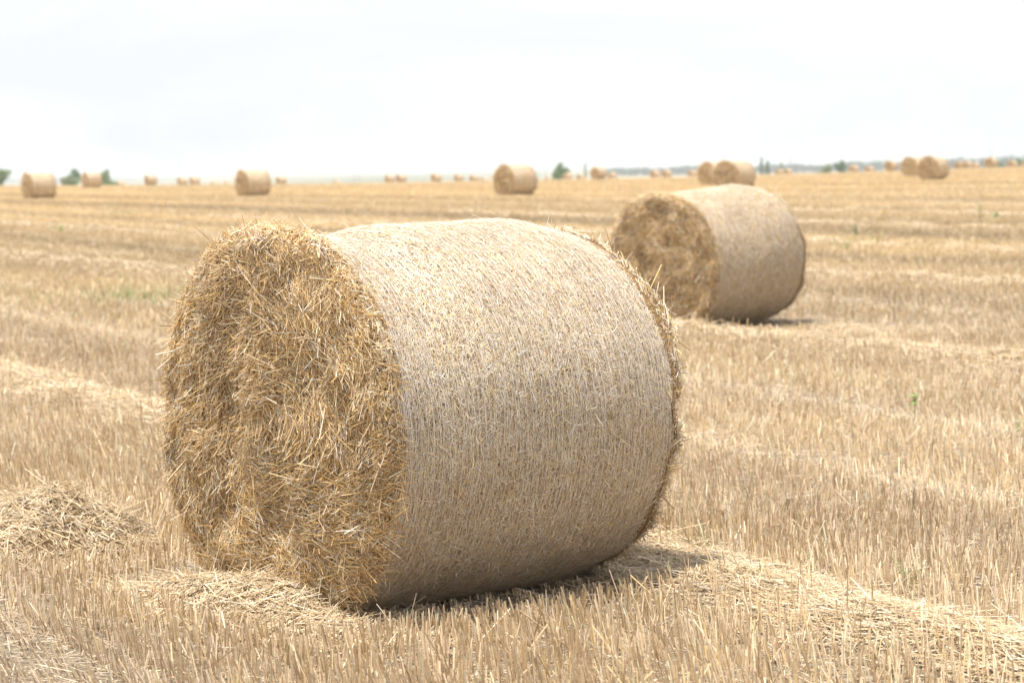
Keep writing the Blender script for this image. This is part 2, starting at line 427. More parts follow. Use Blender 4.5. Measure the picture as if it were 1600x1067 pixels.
BL, BR = 1.35, .70
def place(o, X, Y, yaw, sink=.02, z=None):
    zz = float(terrain(np.array(X), np.array(Y))) if z is None else z
    o.location = (X, Y, zz-sink); o.rotation_euler = (0, 0, -R_(yaw))
BALES = []
# nearest bale
YAW1 = 50.5
ax = np.array([math.sin(R_(YAW1)), math.cos(R_(YAW1))])
c1 = np.array([-.850, 8.422])+ax*BL/2
b1 = empty('straw_bale', (0, 0, 0)); place(b1, c1[0], c1[1], YAW1, .055, 0.0)
tag(b1, 'huge net wrapped round straw bale in the foreground with shaggy open end', 'straw bale', 'round straw bales on the stubble field')
build_bale('straw_bale', 11, BL, BR, 200000, 72000, 14000, 1.0, 1.0, b1, net=.0245)
BALES.append((c1[0], c1[1], YAW1, BL, BR))
# second bale
Y2 = 23.9; YAW2 = 47; L2 = 1.42
b2 = empty('straw_bale', (0, 0, 0)); c2 = np.array([at(1034, Y2), Y2])+np.array([math.sin(R_(YAW2)), math.cos(R_(YAW2))])*L2/2
place(b2, c2[0], c2[1], YAW2, .02, -.115); b2.rotation_euler.x = R_(3.0)
tag(b2, 'second nearest round straw bale, slightly blurred, standing right behind the foreground bale', 'straw bale', 'round straw bales on the stubble field')
build_bale('straw_bale', 23, L2, BR+.02, 60000, 32000, 6000, 1.4, 1.1, b2, res=.7)
BALES.append((c2[0], c2[1], YAW2, L2, BR))

# ------------------------------------------------------------------ far bales
protos = []
def far_proto(seed, ns, nf, ss, sf, res):
    e = empty('straw_bale', (0, 0, 0)); build_bale('straw_bale', seed, BL, BR, ns, nf, nf//3, ss, sf, e, res=res); return [e, False]
mid = [far_proto(31, 2600, 1500, 5.0, 4.0, .3), far_proto(37, 2600, 1500, 5.0, 4.0, .3)]
low = [far_proto(41, 500, 300, 9.0, 7.0, .12), far_proto(43, 500, 300, 9.0, 7.0, .12), far_proto(47, 500, 300, 9.0, 7.0, .12)]
G = 'round straw bales on the stubble field'
FAR = [  # px centre, top py, height px, yaw, label
 (62, 268, 42, 62, 'large straw bale at the far left, nearest on the left skyline'),
 (145, 270, 25, 63, 'medium straw bale in front of the low left trees'),
 (188, 283, 8.5, 60, 'tiny straw bale right of the left bushes, mostly behind the crest'),
 (237, 277, 16, 60, 'lone small straw bale between the left trees and the faint mast'),
 (286, 278, 14, 60, 'small straw bale under the faint left mast, left of a close pair'),
 (305, 277, 15, 58, 'small straw bale, right one of the close pair left of the big left-centre bale'),
 (336, 284, 9, 58, 'tiny straw bale, left of two specks beside the big left-centre bale'),
 (357, 284, 9, 62, 'tiny wide straw bale just left of the big left-centre bale'),
 (396, 266, 42, 60, 'large straw bale on the left-centre skyline above the foreground bale end'),
 (440, 276, 14.5, 62, 'small straw bale just right of the large left-centre bale'),
 (527, 282, 9, 60, 'tiny straw bale left of the twin faint masts'),
 (609, 274, 13.5, 58, 'small straw bale, left one of a touching pair at mid skyline'),
 (627, 273, 14, 58, 'small straw bale, right one of a touching pair at mid skyline'),
 (682, 272, 15, 56, 'lone small straw bale right of the touching pair'),
 (717, 273, 12.5, 56, 'small straw bale, leftmost of a row of three left of the big centre bale'),
 (741, 274, 12, 56, 'small straw bale, middle of a row of three left of the big centre bale'),
 (757, 278, 9, 56, 'tiny straw bale, rightmost of three left of the big centre bale'),
 (805, 258, 50, 50, 'large straw bale at the centre of the skyline with shaded end'),
 (857, 277, 8, 52, 'tiny straw bale just left of the lone round tree'),
 (876, 275, 8.5, 52, 'tiny straw bale below the lone round tree'),
 (887, 271, 10.5, 52, 'small straw bale touching the right side of the lone round tree'),
 (907, 273, 9, 52, 'tiny straw bale left of the thin dark poplar'),
 (935, 263, 19, 50, 'medium straw bale right of the thin dark poplar'),
 (956, 270, 11, 50, 'small straw bale at the left end of the blue wood'),
 (1023, 267, 12, 50, 'small straw bale, left one of a pair before the blue wood'),
 (1041, 266, 14, 48, 'small straw bale, right one of a pair before the blue wood'),
 (1081, 267, 11, 48, 'small straw bale alone between the pair and the large bale behind the second bale'),
 (1114, 255, 36, 45, 'large straw bale half hidden behind another above the second bale'),
 (1147, 250, 48, 46, 'large straw bale rising directly above the top of the second bale'),
 (1217, 265, 8, 45, 'tiny straw bale left of the bare skyline mast on the right'),
 (1230, 264, 8.5, 45, 'tiny straw bale below the bare skyline mast on the right'),
 (1333, 259, 15, 44, 'small straw bale right of the green bushes on the right skyline'),
 (1357, 260, 9, 44, 'tiny straw bale, second right of the green bushes'),
 (1391, 256, 16, 44, 'small straw bale left of the big right pair'),
 (1427, 247, 30, 42, 'straw bale half hidden behind the big right bale'),
 (1457, 245, 38, 42, 'large straw bale on the right skyline, front one of an overlapping pair'),
 (1497, 253, 12.5, 42, 'small straw bale just right of the big right pair'),
 (1509, 252, 14, 42, 'small straw bale overlapping another right of the big right pair'),
 (1521, 254, 10, 42, 'tiny straw bale left of the last medium bale on the right'),
 (1547, 250, 16, 42, 'medium straw bale near the right edge under the faint mast'),
 (1580, 251, 12.5, 42, 'small straw bale close to the right edge before green bushes'),
 (1600, 253, 12, 42, 'straw bale cut by the right edge of the photo'),
]
for i, (px, top, h, yaw, lab) in enumerate(FAR):
    Y = FPX*1.385/h
    if Y > 330:      # behind or on the crest: keep it where its top stays in view
        best = None
        for Yt in np.linspace(300, 560, 100):
            X = at(px, Yt); zt = float(terrain(np.array(X), np.array(Yt)))+1.37
            e_ = abs(eye(px)-(zt-CAM_H)/Yt*FPX-top)+abs(Yt-min(Y, 480))*.01
            if best is None or e_ < best[0]: best = (e_, Yt)
        Y = best[1]
    pool = mid if h > 22 else low
    pr = pool[i % len(pool)]
    if not pr[1]: o = pr[0]; pr[1] = True
    else: o = copy_tree(pr[0])
    place(o, at(px, Y), Y, yaw+((i*37) % 7-3), .02)
    tag(o, lab, 'straw bale', G)
    if Y < 130: BALES.append((at(px, Y), Y, yaw, BL, BR))

# ------------------------------------------------------------------ stubble
def bale_clear(X, Y):
    """height under the bales: how tall a stem at X,Y may be"""
    lim = np.full(X.shape, 9.0)
    for bx, by, yw, L, Rr in BALES:
        a = R_(yw); u = (X-bx)*math.sin(a)+(Y-by)*math.cos(a); v = (X-bx)*math.cos(a)-(Y-by)*math.sin(a)
        ins = (np.abs(u) < L/2+.01) & (np.abs(v) < Rr)
        hh = Rr-np.sqrt(np.maximum(Rr*Rr-v*v, 0))-.03
        lim = np.where(ins, np.minimum(lim, hh), lim)
    return lim
def sample_wedge(n_expected_density, y0, y1, marg=.9, seed=0):
    """points with density(Y) per m2"""
    r = np.random.default_rng(seed); out = []
    edges = np.geomspace(y0, y1, 60)
    for a, b in zip(edges[:-1], edges[1:]):
        w = .225*b+marg; n = int(n_expected_density((a+b)/2)*2*w*(b-a))
        out.append(np.stack([r.uniform(-w, w, n), r.uniform(a, b, n)], -1))
    return np.concatenate(out), r
DEN = 1150.
dens = lambda Y: DEN*min(1, (13./Y))**1.75
P, r = sample_wedge(dens, 6.4, 240, 1.1, 101)
X, Y = P[:, 0], P[:, 1]
# pull into drill rows along the swath direction
w = swath(X, Y); dn = 1/math.sqrt(1+WK*WK); rowsp = .14
k = np.round(w*dn/rowsp); jit = r.normal(0, .026, len(X))
near = Y < 60
shift = (k*rowsp+jit-w*dn)
X = np.where(near, X+shift*dn, X); Y = np.where(near, Y+shift*dn*WK, Y)
lod = np.maximum(1, Y/13.)**.85
PP = np.stack([X, Y], -1)
wh, dd, kk = windheight(X, Y)
lane = swath(X, Y)-kk*C_SP
# two wheel tracks between neighbouring swaths, flattened stubble
trk = np.minimum(np.abs(lane-(-2.9+.15*vnoise(PP, .3, 77))), np.abs(lane-(2.35+.15*vnoise(PP, .3, 78))))
tr = np.exp(-(trk/.22)**2)
keep = r.random(len(X)) > (.38*tr + .93*np.exp(-(dd/.30)**4))
patch = vnoise(PP, .9, 55, 3)
keep &= r.random(len(X)) < (.95 + .9*patch)
lim = bale_clear(X, Y)
keep &= lim > .02
X, Y, lod, wh, dd, kk, tr, lim, PP, patch = [q[keep] for q in (X, Y, lod, wh, dd, kk, tr, lim, PP, patch)]
n = len(X); print('stubble', n)
nb_ = np.minimum(bale_dist(X, Y, 0), bale_dist(X, Y, 1))
hgt = (.098+.028*vnoise(PP, .35, 61, 2)+.02*vnoise(PP, 3, 62, 2)+r.normal(0, .022, n))*(1-.45*tr)*(.25+.75*sstep(.0, .55, bale_dist(X, Y, 0)))*(.25+.75*sstep(.0, 1.1, bale_dist(X, Y, 1)))
hgt = np.where(dd < .3, hgt*.95+wh*.5, hgt)
hgt = np.clip(hgt, .03, .22); hgt = np.minimum(hgt, lim)
leandir = 2.5*vnoise(PP, .5, 63, 2)+2.0
leanamt = np.clip(.10+.22*vnoise(PP, .8, 65, 2), 0, .5)+.5*tr
D = np.stack([np.cos(leandir)*leanamt+r.normal(0, .13, n), np.sin(leandir)*leanamt+r.normal(0, .13, n), np.ones(n)], -1)
flop = r.random(n) < .05; D[flop, :2] += r.normal(0, .8, (flop.sum(), 2))
Z = ground_z(X, Y)
S0 = np.stack([X, Y, Z-.01], -1)
STC = [(.68, .55, .395), (.76, .64, .48), (.58, .455, .305), (.47, .36, .24), (.82, .72, .58), (.65, .51, .29)]
col = palette(n, STC, [3.5, 3, 2.5, 1.2, .9, 1.0], .10, r)
fzz = .7*sstep(20, 60, PP[:, 1])[:, None]; col = col*(1-fzz)+np.array([.65, .52, .355])*fzz
lanec = vnoise(np.stack([swath(PP[:, 0], PP[:, 1])*.9, PP[:, 1]*.03], -1), .6, 91, 2)
fz = sstep(12, 45, PP[:, 1])[:, None]; warm = np.array([1.05, .99, .90])*(1-fz)+np.array([1.06, .99, .80])*fz; grey = np.array([.93, .91, .93])*(1-fz)+np.array([.95, .90, .80])*fz
mixw = np.clip(.5+.9*lanec+.4*vnoise(PP, .25, 93, 2), 0, 1)[:, None]
col = np.clip(col*(warm*mixw+grey*(1-mixw))*(1+.26*lanec*(1+.4*sstep(30, 90, PP[:, 1])))[:, None], 0, .9)
col = np.clip(col*(1-.08*tr+.09*np.cos(2*math.pi*swath(PP[:, 0], PP[:, 1])/C_SP)*sstep(14, 40, PP[:, 1]))[:, None], 0, .9)
nrm = unit(np.stack([r.normal(0, 1, n), r.normal(0, 1, n)-.6, np.zeros(n)], -1))
Wd = r.uniform(.0038, .0075, n)*lod
Vv, Fv, Cv = ribbons(S0, D, nrm, hgt/np.maximum(unit(D)[:, 2], .6), Wd, np.concatenate([r.normal(0, .07, (n, 2)), np.zeros((n, 1))], 1), col, fold=.55, nseg=1, taper=.9)
# one vertex colour per stem, the same from root to tip
st = mesh_np('stubble', Vv, Fv, STUB, None, Cv)
tag(st, 'pale cut straw stubble standing in rows all over the field', 'stubble', kind='stuff')

# ------------------------------------------------------------------ litter lying between the stems
def flat_pieces(P2, zoff, r, lmed, wr, lodv, tiltsd=.12, dirbias=None, bs=.2):
    n = len(P2)
    a = r.uniform(0, 2*math.pi, n) if dirbias is None else dirbias
    D = np.stack([np.cos(a), np.sin(a), r.normal(0, tiltsd, n)], -1)
    Ln = np.clip(r.lognormal(math.log(lmed), .5, n), .02, .4)*lodv**.6; Wd = r.uniform(*wr, n)*lodv
    P3 = np.concatenate([P2, zoff[:, None]], 1)
    S = P3-unit(D)*(Ln*.5)[:, None]
    nn = unit(np.stack([r.normal(0, .3, n), r.normal(0, .3, n), np.ones(n)], -1))
    return S, D, nn, Ln, Wd, np.concatenate([r.normal(0, bs, (n, 2)), r.normal(0, bs*.4, (n, 1))-.05], 1)
dens2 = lambda Y: 900*min(1, (11./Y))**1.9
P, r = sample_wedge(dens2, 6.4, 120, 1.1, 202)
lim = bale_clear(P[:, 0], P[:, 1]); P = P[lim > .0]
n = len(P); lod = np.maximum(1, P[:, 1]/11.)**.9; print('litter', n)
z = ground_z(P[:, 0], P[:, 1])+.006+r.exponential(.012, n)
S, D, nn, Ln, Wd, bd = flat_pieces(P, z, r, .06, (.002, .005), lod)
LIT = [(.52, .405, .275), (.61, .50, .36), (.42, .32, .215), (.68, .58, .45), (.32, .24, .165)]
col = palette(n, LIT, [3, 2.5, 2.5, 1.2, 1.5], .14, r)
Vv, Fv, Cv = ribbons(S, D, nn, Ln, Wd, bd, col, nseg=1)
li = mesh_np('straw_litter', Vv, Fv, STRAW, None, Cv)
tag(li, 'broken straw and chaff lying on the soil between the stubble', 'straw litter', kind='stuff')

# swaths of loose straw
def swath_pts(r, c0, ya, yb, half, dens_m, pw=1.6):
    ys_ = np.geomspace(ya, yb, 80); out = []
    for a, b in zip(ys_[:-1], ys_[1:]):
        dn_ = dens_m*min(1, (10./a))**pw; n = int((b-a)*dn_*half*2)
        yy = r.uniform(a, b, n); off = r.normal(0, half*.55, n)
        out.append(np.stack([c0+C_A-WK*yy+off/dn, yy], -1))
    P = np.concatenate(out); m = np.abs(P[:, 0]) < .225*P[:, 1]+1.3
    return P[m]
WND = [(.61, .46, .27), (.67, .54, .36), (.49, .355, .20), (.73, .63, .49), (.37, .26, .15)]
r = np.random.default_rng(303)
parts = []
for kq in range(-1, 14):
    c0 = kq*C_SP; ymid = (c0+C_A)/WK
    ya = max(6.4, (c0+C_A-2.0)/(WK+.225)*.9); yb = min(75, (c0+C_A+2.0)/max(WK-.225, .1)*1.1)
    if yb <= ya: continue
    P = swath_pts(r, c0, ya, yb, .32 if kq == 0 else .55, 4200 if kq == 0 else 5200 if kq == 1 else 2800)
    P[:, 0] += -.12*vnoise(P, .5, 5, 2)/.9
    lim = bale_clear(P[:, 0], P[:, 1]); P = P[lim > .05]; lim = lim[lim > .05]
    if not len(P): continue
    n = len(P); lod = np.maximum(1, P[:, 1]/10.)**.8
    wh, dd, kk = windheight(P[:, 0], P[:, 1])
    z = ground_z(P[:, 0], P[:, 1])+r.uniform(0, 1, n)**.6*(wh*.5+.012)+.005
    z = np.minimum(z, ground_z(P[:, 0], P[:, 1])+lim)
    ang = math.atan2(1, -WK)+r.normal(0, .60, n)+np.where(r.random(n) < .5, math.pi, 0)
    S, D, nn, Ln, Wd, bd = flat_pieces(P, z, r, .11, (.0025, .0055), lod, .13, ang)
    col = palette(n, WND, [3.2, 3, 2, 1.4, 1.0], .12, r)
    parts.append(ribbons(S, D, nn, Ln, Wd, bd, col, nseg=2 if kq in (0, 1) else 1))
Vv, Fv, Cv = join(*parts); print('swath', len(Vv)//9)
o = mesh_np('loose_straw_swath', Vv, Fv, STRAW, None, Cv)
tag(o, 'long golden bands of loose straw lying across the stubble', 'straw swath', kind='stuff')

# piles
def pile(name, cx, cy, rx, ry, h, rot, n, seed, label, lmed=.09):
    r = np.random.default_rng(seed)
    def hz(X, Y):
        c, s = math.cos(rot), math.sin(rot); u = ((X-cx)*c+(Y-cy)*s)/rx; v = (-(X-cx)*s+(Y-cy)*c)/ry
        q = np.sqrt(u*u+v*v)+.30*vnoise(np.stack([X, Y], -1), 4, seed, 3)
        return h*np.clip(1-q**1.7, -.25, 1)*(1+.25*vnoise(np.stack([X, Y], -1), 7, seed+1, 2)), q
    a = r.uniform(0, 2*math.pi, n); q = np.sqrt(r.random(n))*1.2+np.abs(r.normal(0, .12, n))
    u, v = np.cos(a)*q*rx, np.sin(a)*q*ry; c, s = math.cos(rot), math.sin(rot)
    X = cx+u*c-v*s; Y = cy+u*s+v*c
    zz, _ = hz(X, Y); e = .01
    gx = (hz(X+e, Y)[0]-zz)/e; gy = (hz(X, Y+e)[0]-zz)/e
    nn = unit(np.stack([-gx, -gy, np.ones(n)], -1))
    D = unit(np.stack([np.cos(a+r.normal(0, 1.1, n)), np.sin(a+r.normal(0, 1.1, n)), r.normal(0, .15, n)], -1))
    D = unit(D-nn*(D*nn).sum(-1, keepdims=True)+nn*np.abs(r.normal(0, .16, n))[:, None])
    Ln = np.clip(r.lognormal(math.log(lmed), .45, n), .03, .3); Wd = r.uniform(.0025, .0055, n)
    G0 = ground_z(X, Y)
    Pp = np.stack([X, Y, np.maximum(G0+zz, G0)+r.uniform(-.01, .02, n)], -1)-D*(Ln*.5)[:, None]
    col = palette(n, WND, [3.2, 3, 2, 1.4, 1.2], .13, r)
    parts = [ribbons(Pp, D, nn, Ln, Wd, r.normal(0, .2, (n, 3))-nn*.1, col)]
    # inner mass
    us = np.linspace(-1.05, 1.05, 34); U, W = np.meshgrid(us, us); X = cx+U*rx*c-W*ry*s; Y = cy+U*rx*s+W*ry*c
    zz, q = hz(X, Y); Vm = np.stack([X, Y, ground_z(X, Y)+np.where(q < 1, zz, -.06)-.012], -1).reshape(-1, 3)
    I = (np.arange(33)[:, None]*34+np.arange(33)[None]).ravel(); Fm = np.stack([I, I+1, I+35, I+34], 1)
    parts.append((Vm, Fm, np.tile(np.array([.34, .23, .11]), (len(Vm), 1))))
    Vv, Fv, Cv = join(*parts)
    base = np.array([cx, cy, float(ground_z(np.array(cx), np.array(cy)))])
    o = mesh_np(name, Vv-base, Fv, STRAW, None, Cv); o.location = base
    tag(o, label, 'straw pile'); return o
pile('straw_pile', -1.98, 9.85, .56, .42, .27, -.3, 9000, 501, 'low golden heap of loose straw at the left edge of the foreground')
pile('straw_pile', -.98, 8.38, .58, .26, .13, -.72, 12000, 507, 'spilled loose straw heaped against the foot of the big bale end', .08)
pile('straw_pile', -.70, 7.98, .42, .17, .05, -.45, 5000, 509, 'thin scatter of loose straw in front of the lower corner of the big bale', .08)
pile('straw_pile', 2.95, 20.9, .60, .34, .16, -1.1, 3000, 511, 'clumped loose straw on the swath right of the second bale foot', .13)

# ------------------------------------------------------------------ green weeds
LEAF = straw_mat('green_leaf', .5, .3, .2)
def leaves(n, r, hmin, hmax, lw, spread, base, colr):
    P = np.concatenate([r.normal(0, spread, (n, 2)), np.zeros((n, 1))], 1)
    a = r.uniform(0, 2*math.pi, n); t_ = r.uniform(.1, .6, n)
    D = np.stack([np.cos(a)*t_, np.sin(a)*t_, np.ones(n)], -1)
    col = np.array(colr)*(1+r.normal(0, .15, (n, 1)))
    return ribbons(P, D, unit(np.stack([np.cos(a), np.sin(a), np.zeros(n)], -1)), r.uniform(hmin, hmax, n), r.uniform(lw*.6, lw, n),
                   np.stack([np.cos(a)*.4, np.sin(a)*.4, -r.uniform(0, .3, n)], -1), col, nseg=3, taper=.1)
def broad(n, r, h, size, colr):
    parts = []
    for i in range(n):
        a = r.uniform(0, 6.28); z = h*(.45+.55*(i+1)/n); c, s = math.cos(a), math.sin(a)
        parts.append(ribbons(np.array([[0, 0, z]]), np.array([[c, s, .35]]), np.array([[-c*.3, -s*.3, 1.]]), np.array([size]), np.array([size*.75]),
                     np.array([[c*.1, s*.1, -.5]]), np.array([colr])*(1+r.normal(0, .1)), nseg=3, taper=.35))
    parts.append(ribbons(np.array([[0, 0, -.03]]), np.array([[.05, .02, 1.]]), np.array([[0, -1., 0]]), np.array([h]), np.array([.006]), np.zeros((1, 3)), np.array([[.12, .2, .05]])))
    return join(*parts)
def y_for(px, py):
    d = py-eye(px); lo, hi = 6., 300.
    Ys = np.geomspace(6, 300, 3000); z = terrain((px-800)/FPX*Ys, Ys)
    v = (CAM_H-z)/Ys*FPX; return float(Ys[np.argmin(np.abs(v-d))])
Yw_ok = lambda py: py < 600
r = np.random.default_rng(808)
WEEDS = [
 (1425, 652, 'broad', .14, .060, (.22, .36, .09), 'bright green broad leaved weed in the stubble right of the big bale', 'weed'),
 (1240, 655, 'grass', .10, .006, (.26, .38, .10), 'thin green seedlings between big bale and the bright leaved weed', 'weed'),
 (238, 474, 'patch', .42, .03, (.20, .30, .09), 'blurred patch of green grass left of the big bale', 'grass'),
 (1232, 608, 'grass', .22, .008, (.34, .42, .16), 'pale green grass stalk standing right of the big bale', 'grass'),
 (1090, 872, 'grass', .15, .009, (.22, .32, .12), 'green grass blades beside the right foot of the big bale', 'grass'),
 (1260, 908, 'grass', .11, .008, (.20, .32, .10), 'short green blades on the upper edge of the lower right swath', 'grass'),
 (1412, 925, 'grass', .13, .010, (.20, .34, .08), 'leaning green grass blades in the lower right stubble', 'grass'),
 (1395, 668, 'grass', .14, .008, (.26, .36, .14), 'small green tuft just left of the bright leaved weed', 'grass'),
 (1590, 680, 'grass', .14, .010, (.24, .36, .10), 'small green grass tuft at the right edge of the field', 'grass'),
 (1528, 372, 'broad', .80, .10, (.38, .38, .20), 'tall pale weed stalk rising from the right middle field', 'weed'),
 (1553, 348, 'broad', .25, .16, (.20, .28, .12), 'round green weed near the tall pale stalk on the right', 'weed'),
 (1334, 386, 'broad', .42, .10, (.20, .28, .15), 'dark green upright weed right of the second bale', 'weed'),
 (1316, 392, 'grass', .40, .03, (.30, .42, .12), 'light green blurred weed between second bale and dark upright weed', 'weed'),
 (1361, 384, 'grass', .35, .04, (.30, .42, .12), 'light green blurred weed right of the dark upright weed', 'weed'),
 (195, 336, 'patch', .20, .06, (.24, .30, .12), 'faint green weedy patch on the far left field', 'weed'),
 (95, 362, 'grass', .35, .05, (.22, .32, .10), 'faint green weed far left in the middle field', 'weed'),
]
for px, py, kind, h, s, c, lab, cat in WEEDS:
    h *= .85 if Yw_ok(py) else 1.0; s *= .8; c = tuple(q*.75+m*.25 for q, m in zip(c, (.55, .45, .28)))
    Yw = y_for(px, py); Xw = at(px, Yw)
    if kind == 'broad': v_ = broad(7 if h < .3 else 12, r, h, s, c)
    elif kind == 'grass': v_ = leaves(14, r, h*.5, h*1.2, s, .03*max(1, h/.15), 0, c)
    else: v_ = leaves(260, r, h*.4, h, s*.6, .30*max(1, h/.16), 0, c)
    o = mesh_np('grass_tuft' if cat == 'grass' else 'weed', v_[0], v_[1], LEAF, None, v_[2])
    o.location = (Xw, Yw, float(ground_z(np.array(Xw), np.array(Yw)))); tag(o, lab, cat, kind='stuff' if kind == 'patch' else None)

# ------------------------------------------------------------------ far trees, masts, wood
BARK = core_mat('bark', (.05, .04, .03), (.09, .07, .05), (.14, .12, .09))
FOL = straw_mat('foliage', .6, .2, .15)
def crown_np(r, W, H, z0, n, size, shape='round', colr=(.055, .10, .030)):
    nb = 15 if shape == 'round' else 7; pts = []
    if shape == 'round':
        B = r.normal(0, 1, (nb, 3)); B = unit(B)*r.uniform(.15, .72, (nb, 1)); rad = r.uniform(.2, .36, nb)
    else:
        B = np.stack([r.normal(0, .15, nb), r.normal(0, .15, nb), np.linspace(-.8, .8, nb)], -1); rad = np.linspace(.6, .25, nb)+r.normal(0, .06, nb)
    k = r.integers(0, nb, n); d = unit(r.normal(0, 1, (n, 3))); q = B[k]+d*(rad[k]*r.uniform(.55, 1.05, n))[:, None]
    q = (q-q.min(0))/(q.max(0)-q.min(0))*2-1
    P = q*np.array([W/2, W/2, H/2])+np.array([0, 0, z0+H/2])
    D = unit(r.normal(0, 1, (n, 3))); Nn = unit(d+r.normal(0, .5, (n, 3)))
    col = np.array(colr)*(1+.22*r.normal(0, 1, (nb, 1))[k]+r.normal(0, .15, (n, 1)))
    return ribbons(P, D, Nn, r.uniform(.6, 1.3, n)*size, r.uniform(.5, .9, n)*size, r.normal(0, .2, (n, 3)), np.clip(col, .015, .3), nseg=1, taper=.5)
def tube_np(P0, P1, r0, r1, k=8):
    P0, P1 = np.array(P0, float), np.array(P1, float); d = unit(P1-P0); a = unit(np.cross(d, [0.3, 1, .1])); b = np.cross(d, a)
    th = np.linspace(0, 2*math.pi, k, endpoint=False); ring = np.cos(th)[:, None]*a+np.sin(th)[:, None]*b
    V = np.concatenate([P0+ring*r0, P1+ring*r1]); i = np.arange(k); j = (i+1) % k
    return V, np.stack([i, j, j+k, i+k], 1), np.ones((2*k, 3))
def tree(px, top, wpx, Yt, label, shape='round', seed=0, colr=(.055, .10, .030), name='broadleaf_tree', cat='tree', trunk=.25, group=None, n=2200):
    wpx *= 1.12; Yt = 330+(Yt-330)*.45 if Yt < 1000 else Yt; colr = tuple(c*2.6 for c in colr)
    r = np.random.default_rng(seed); X = at(px, Yt); z0 = float(terrain(np.array(X), np.array(Yt)))
    H = (eye(px)-top)/FPX*Yt+CAM_H-z0; W = wpx/FPX*Yt
    e = empty(name, (X, Yt, z0)); tag(e, label, cat, group)
    parts = [tube_np((0, 0, -.3), (0.05*H*.2, 0, H*.7), H*.025, H*.010)]
    for i in range(6):
        a = r.uniform(0, 6.28); h0 = H*r.uniform(trunk, .6); L = W*.33
        parts.append(tube_np((0, 0, h0), (math.cos(a)*L, math.sin(a)*L, h0+H*r.uniform(.12, .3)), H*.010, H*.003, 5))
    mesh_np('trunk', *join(*parts)[:2], BARK, e)
    v_ = crown_np(r, W, H*(1-trunk), H*trunk, n, W*.055 if shape == 'round' else W*.16, shape, colr)
    mesh_np('crown', v_[0], v_[1], FOL, e, v_[2]); return e
TREES = 'trees along the skyline'
tree(2, 264, 30, 560, 'rounded green tree cut by the left edge of the photo', seed=1, colr=(.075, .13, .045), trunk=.1)
tree(118, 264, 20, 640, 'dark rounded tree on the left skyline between two bales', seed=2, colr=(.045, .085, .035), trunk=.15)
tree(110, 275, 26, 610, 'low light green bush in front of the dark left skyline tree', seed=3, colr=(.09, .14, .05), trunk=.05, name='bush', cat='bush')
tree(162, 265, 22, 650, 'lighter ragged tree rising behind the medium left bale', seed=4, colr=(.08, .12, .04), trunk=.15)
tree(172, 281, 26, 620, 'low bush right of the medium left bale', seed=5, colr=(.08, .13, .045), trunk=.05, name='bush', cat='bush')
tree(878, 254, 24, 640, 'lone leaning rounded tree right of the large centre bale', seed=6, colr=(.06, .10, .04), trunk=.2)
tree(870, 268, 15, 630, 'small bush under the left side of the lone round tree', seed=7, colr=(.05, .09, .035), trunk=.05, name='bush', cat='bush')
tree(914, 255, 5, 900, 'thin dark poplar right of the lone round tree', 'pop', seed=8, colr=(.04, .07, .035), name='poplar_tree', trunk=.05, n=500)
tree(1189, 244, 6, 900, 'tall dark poplar right behind the large bale above the second bale', 'pop', seed=9, colr=(.035, .065, .035), name='poplar_tree', trunk=.05, n=500)
tree(1198, 251, 8, 950, 'paler shorter tree right of the tall dark poplar', 'pop', seed=10, colr=(.06, .09, .045), name='poplar_tree', trunk=.05, n=500)
tree(1220, 253, 5, 950, 'slim greenish poplar left of the bare skyline mast', 'pop', seed=12, colr=(.06, .10, .04), name='poplar_tree', trunk=.05, n=500)
tree(1288, 256, 20, 900, 'light green bush on the right skyline', seed=13, colr=(.075, .12, .05), trunk=.05, name='bush', cat='bush')
tree(1312, 250, 20, 950, 'darker round tree right of the light green skyline bush', seed=14, colr=(.045, .08, .04), trunk=.1)
tree(1584, 249, 26, 900, 'dark green tree clump behind the last bales on the right', seed=15, colr=(.05, .09, .035), trunk=.05)
tree(1562, 252, 16, 900, 'small green bush behind the medium bale near the right edge', seed=16, colr=(.06, .10, .04), trunk=.05, name='bush', cat='bush')
tree(1606, 250, 26, 900, 'green tree cut by the right edge of the photo', seed=17, colr=(.05, .09, .035), trunk=.05)
def wood(px0, px1, Yw, tops, seed, label, colr=(.03, .05, .03)):
    r = np.random.default_rng(seed); parts = []; 
    nT = int((px1-px0)/3.0)
    for i in range(nT):
        px = px0+(px1-px0)*(i+r.random())/nT; Yt = Yw*r.uniform(.95, 1.12); X = at(px, Yt); z0 = float(terrain(np.array(X), np.array(Yt)))
        top = np.interp((px-px0)/(px1-px0), np.linspace(0, 1, len(tops)), tops)+r.uniform(-1.3, 2)
        H = (eye(px)-top+3.0)/FPX*Yt+CAM_H-z0; W = r.uniform(7, 13)/FPX*Yw
        v, f, c = crown_np(r, W, H*1.05, -H*.05, 260, W*.17, 'round', colr)
        parts.append((v+np.array([X, Yt, z0]), f, c))
    Vv, Fv, Cv = join(*parts); o = mesh_np('distant_wood', Vv, Fv, FOL, None, Cv); tag(o, label, 'wood', kind='stuff')
wood(940, 1115, 2300, [268, 267, 265, 266, 263, 262, 261], 31, 'low blue wood on the skyline left of the second bale')
wood(1180, 1440, 2200, [261, 260, 259, 262, 257, 256, 254, 255, 253], 33, 'low blue wood along the right skyline')
wood(1435, 1620, 1900, [253, 250, 249, 251, 247, 246, 249], 35, 'slightly darker blue wood at the far right skyline')
wood(-30, 330, 5200, [283, 282, 281, 282, 284, 286], 37, 'faint blue ridge of woods on the left horizon')
MET = new_mat('weathered_steel'); MET[2].inputs['Base Color'].default_value = (.18, .19, .21, 1); MET[2].inputs['Metallic'].default_value = .4; MET[2].inputs['Roughness'].default_value = .6; MET = MET[0]
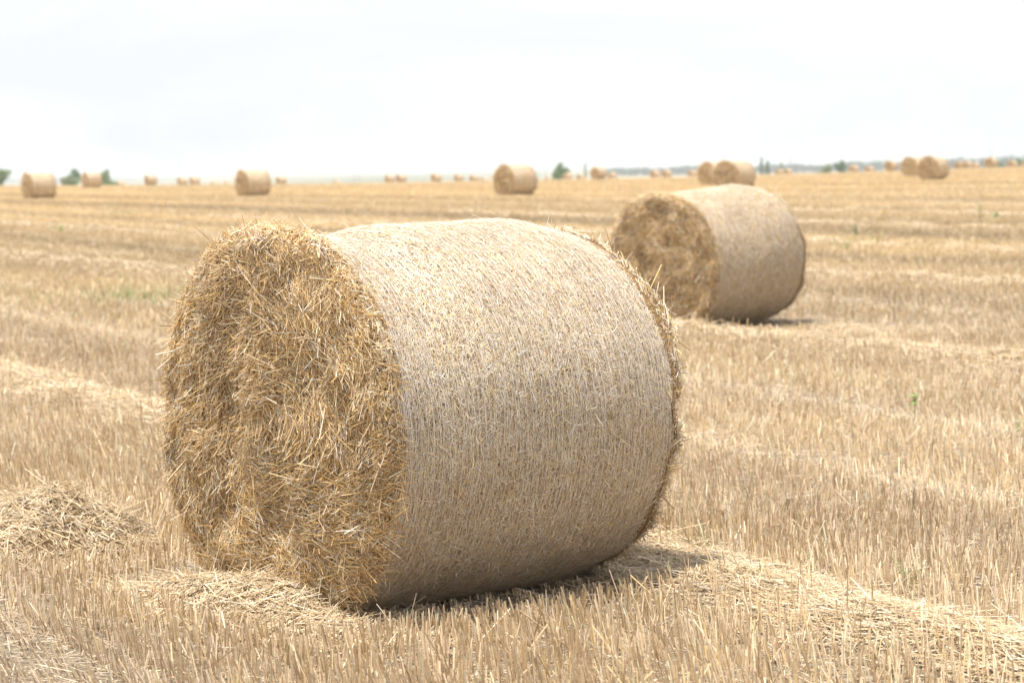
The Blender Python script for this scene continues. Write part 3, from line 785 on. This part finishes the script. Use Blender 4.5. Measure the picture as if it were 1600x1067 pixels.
def mast(px, top, Yt, wpx, label):
    X = at(px, Yt); z0 = float(terrain(np.array(X), np.array(Yt))); H = (eye(px)-top)/FPX*Yt+CAM_H-z0; W = wpx/FPX*Yt
    e = empty('lattice_mast', (X, Yt, z0)); tag(e, label, 'mast'); parts = []
    for sx in (-1, 1):
        for sy in (-1, 1): parts.append(tube_np((sx*W/2, sy*W/2, 0), (sx*W*.1, sy*W*.1, H), W*.07, W*.05, 5))
    nb = 10
    for i in range(nb):
        a, b_ = i/nb, (i+1)/nb; wa, wb = W*(.5-.4*a), W*(.5-.4*b_)
        for s in (-1, 1):
            parts.append(tube_np((-wa, s*wa, H*a), (wb, s*wb, H*b_), W*.04, W*.04, 4)); parts.append(tube_np((wa, s*wa, H*a), (-wb, s*wb, H*b_), W*.04, W*.04, 4))
            parts.append(tube_np((s*wa, -wa, H*a), (s*wb, wb, H*b_), W*.04, W*.04, 4))
    mesh_np('lattice_frame', *join(*parts)[:2], MET, e)
    for wa, ha in ((.9, .86), (.6, .95)): mesh_np('cross_arm', *tube_np((-W*wa, 0, H*ha), (W*wa, 0, H*ha), W*.06, W*.06, 5)[:2], MET, e)
mast(283, 255, 1000, 1.6, 'faint lattice mast above the small pair of bales on the left')
mast(553, 270, 1000, 1.6, 'left of two faint lattice masts on the skyline above the big bale')
mast(561, 270, 1000, 1.6, 'right of two faint lattice masts on the skyline above the big bale')
mast(842, 261, 1000, 1.6, 'left of two faint lattice masts just right of the centre bale')
mast(852, 263, 1000, 1.6, 'faint lattice mast between its twin and the lone round tree')
mast(1234, 245, 900, 2.6, 'dark lattice mast on the right skyline beyond the second bale')
mast(1547, 232, 1000, 1.5, 'faint tall lattice mast above the medium bale near the right edge')

# ------------------------------------------------------------------ haze
HAZE = 2.6e-4
if HAZE:
    x0, x1, y0, y1, z0, z1 = -7100, 7100, -230, 9400, -16, 7.5
    Vh = np.array([(x, y, z) for z in (z0, z1) for y in (y0, y1) for x in (x0, x1)], float)
    Fh = np.array([(0, 2, 3, 1), (4, 5, 7, 6), (0, 1, 5, 4), (2, 6, 7, 3), (0, 4, 6, 2), (1, 3, 7, 5)])
    hm = bpy.data.materials.new('haze'); hm.use_nodes = True; ht = hm.node_tree; ht.nodes.clear()
    ho = ht.nodes.new('ShaderNodeOutputMaterial'); hv = ht.nodes.new('ShaderNodeVolumePrincipled')
    hv.inputs['Color'].default_value = (.88, .95, 1, 1); hv.inputs['Density'].default_value = HAZE; hv.inputs['Anisotropy'].default_value = .2
    ht.links.new(hv.outputs[0], ho.inputs['Volume'])
    o = mesh_np('haze', Vh, Fh, hm, None, None, smooth=False); tag(o, 'thin pale summer haze over the whole field', 'haze', kind='stuff')
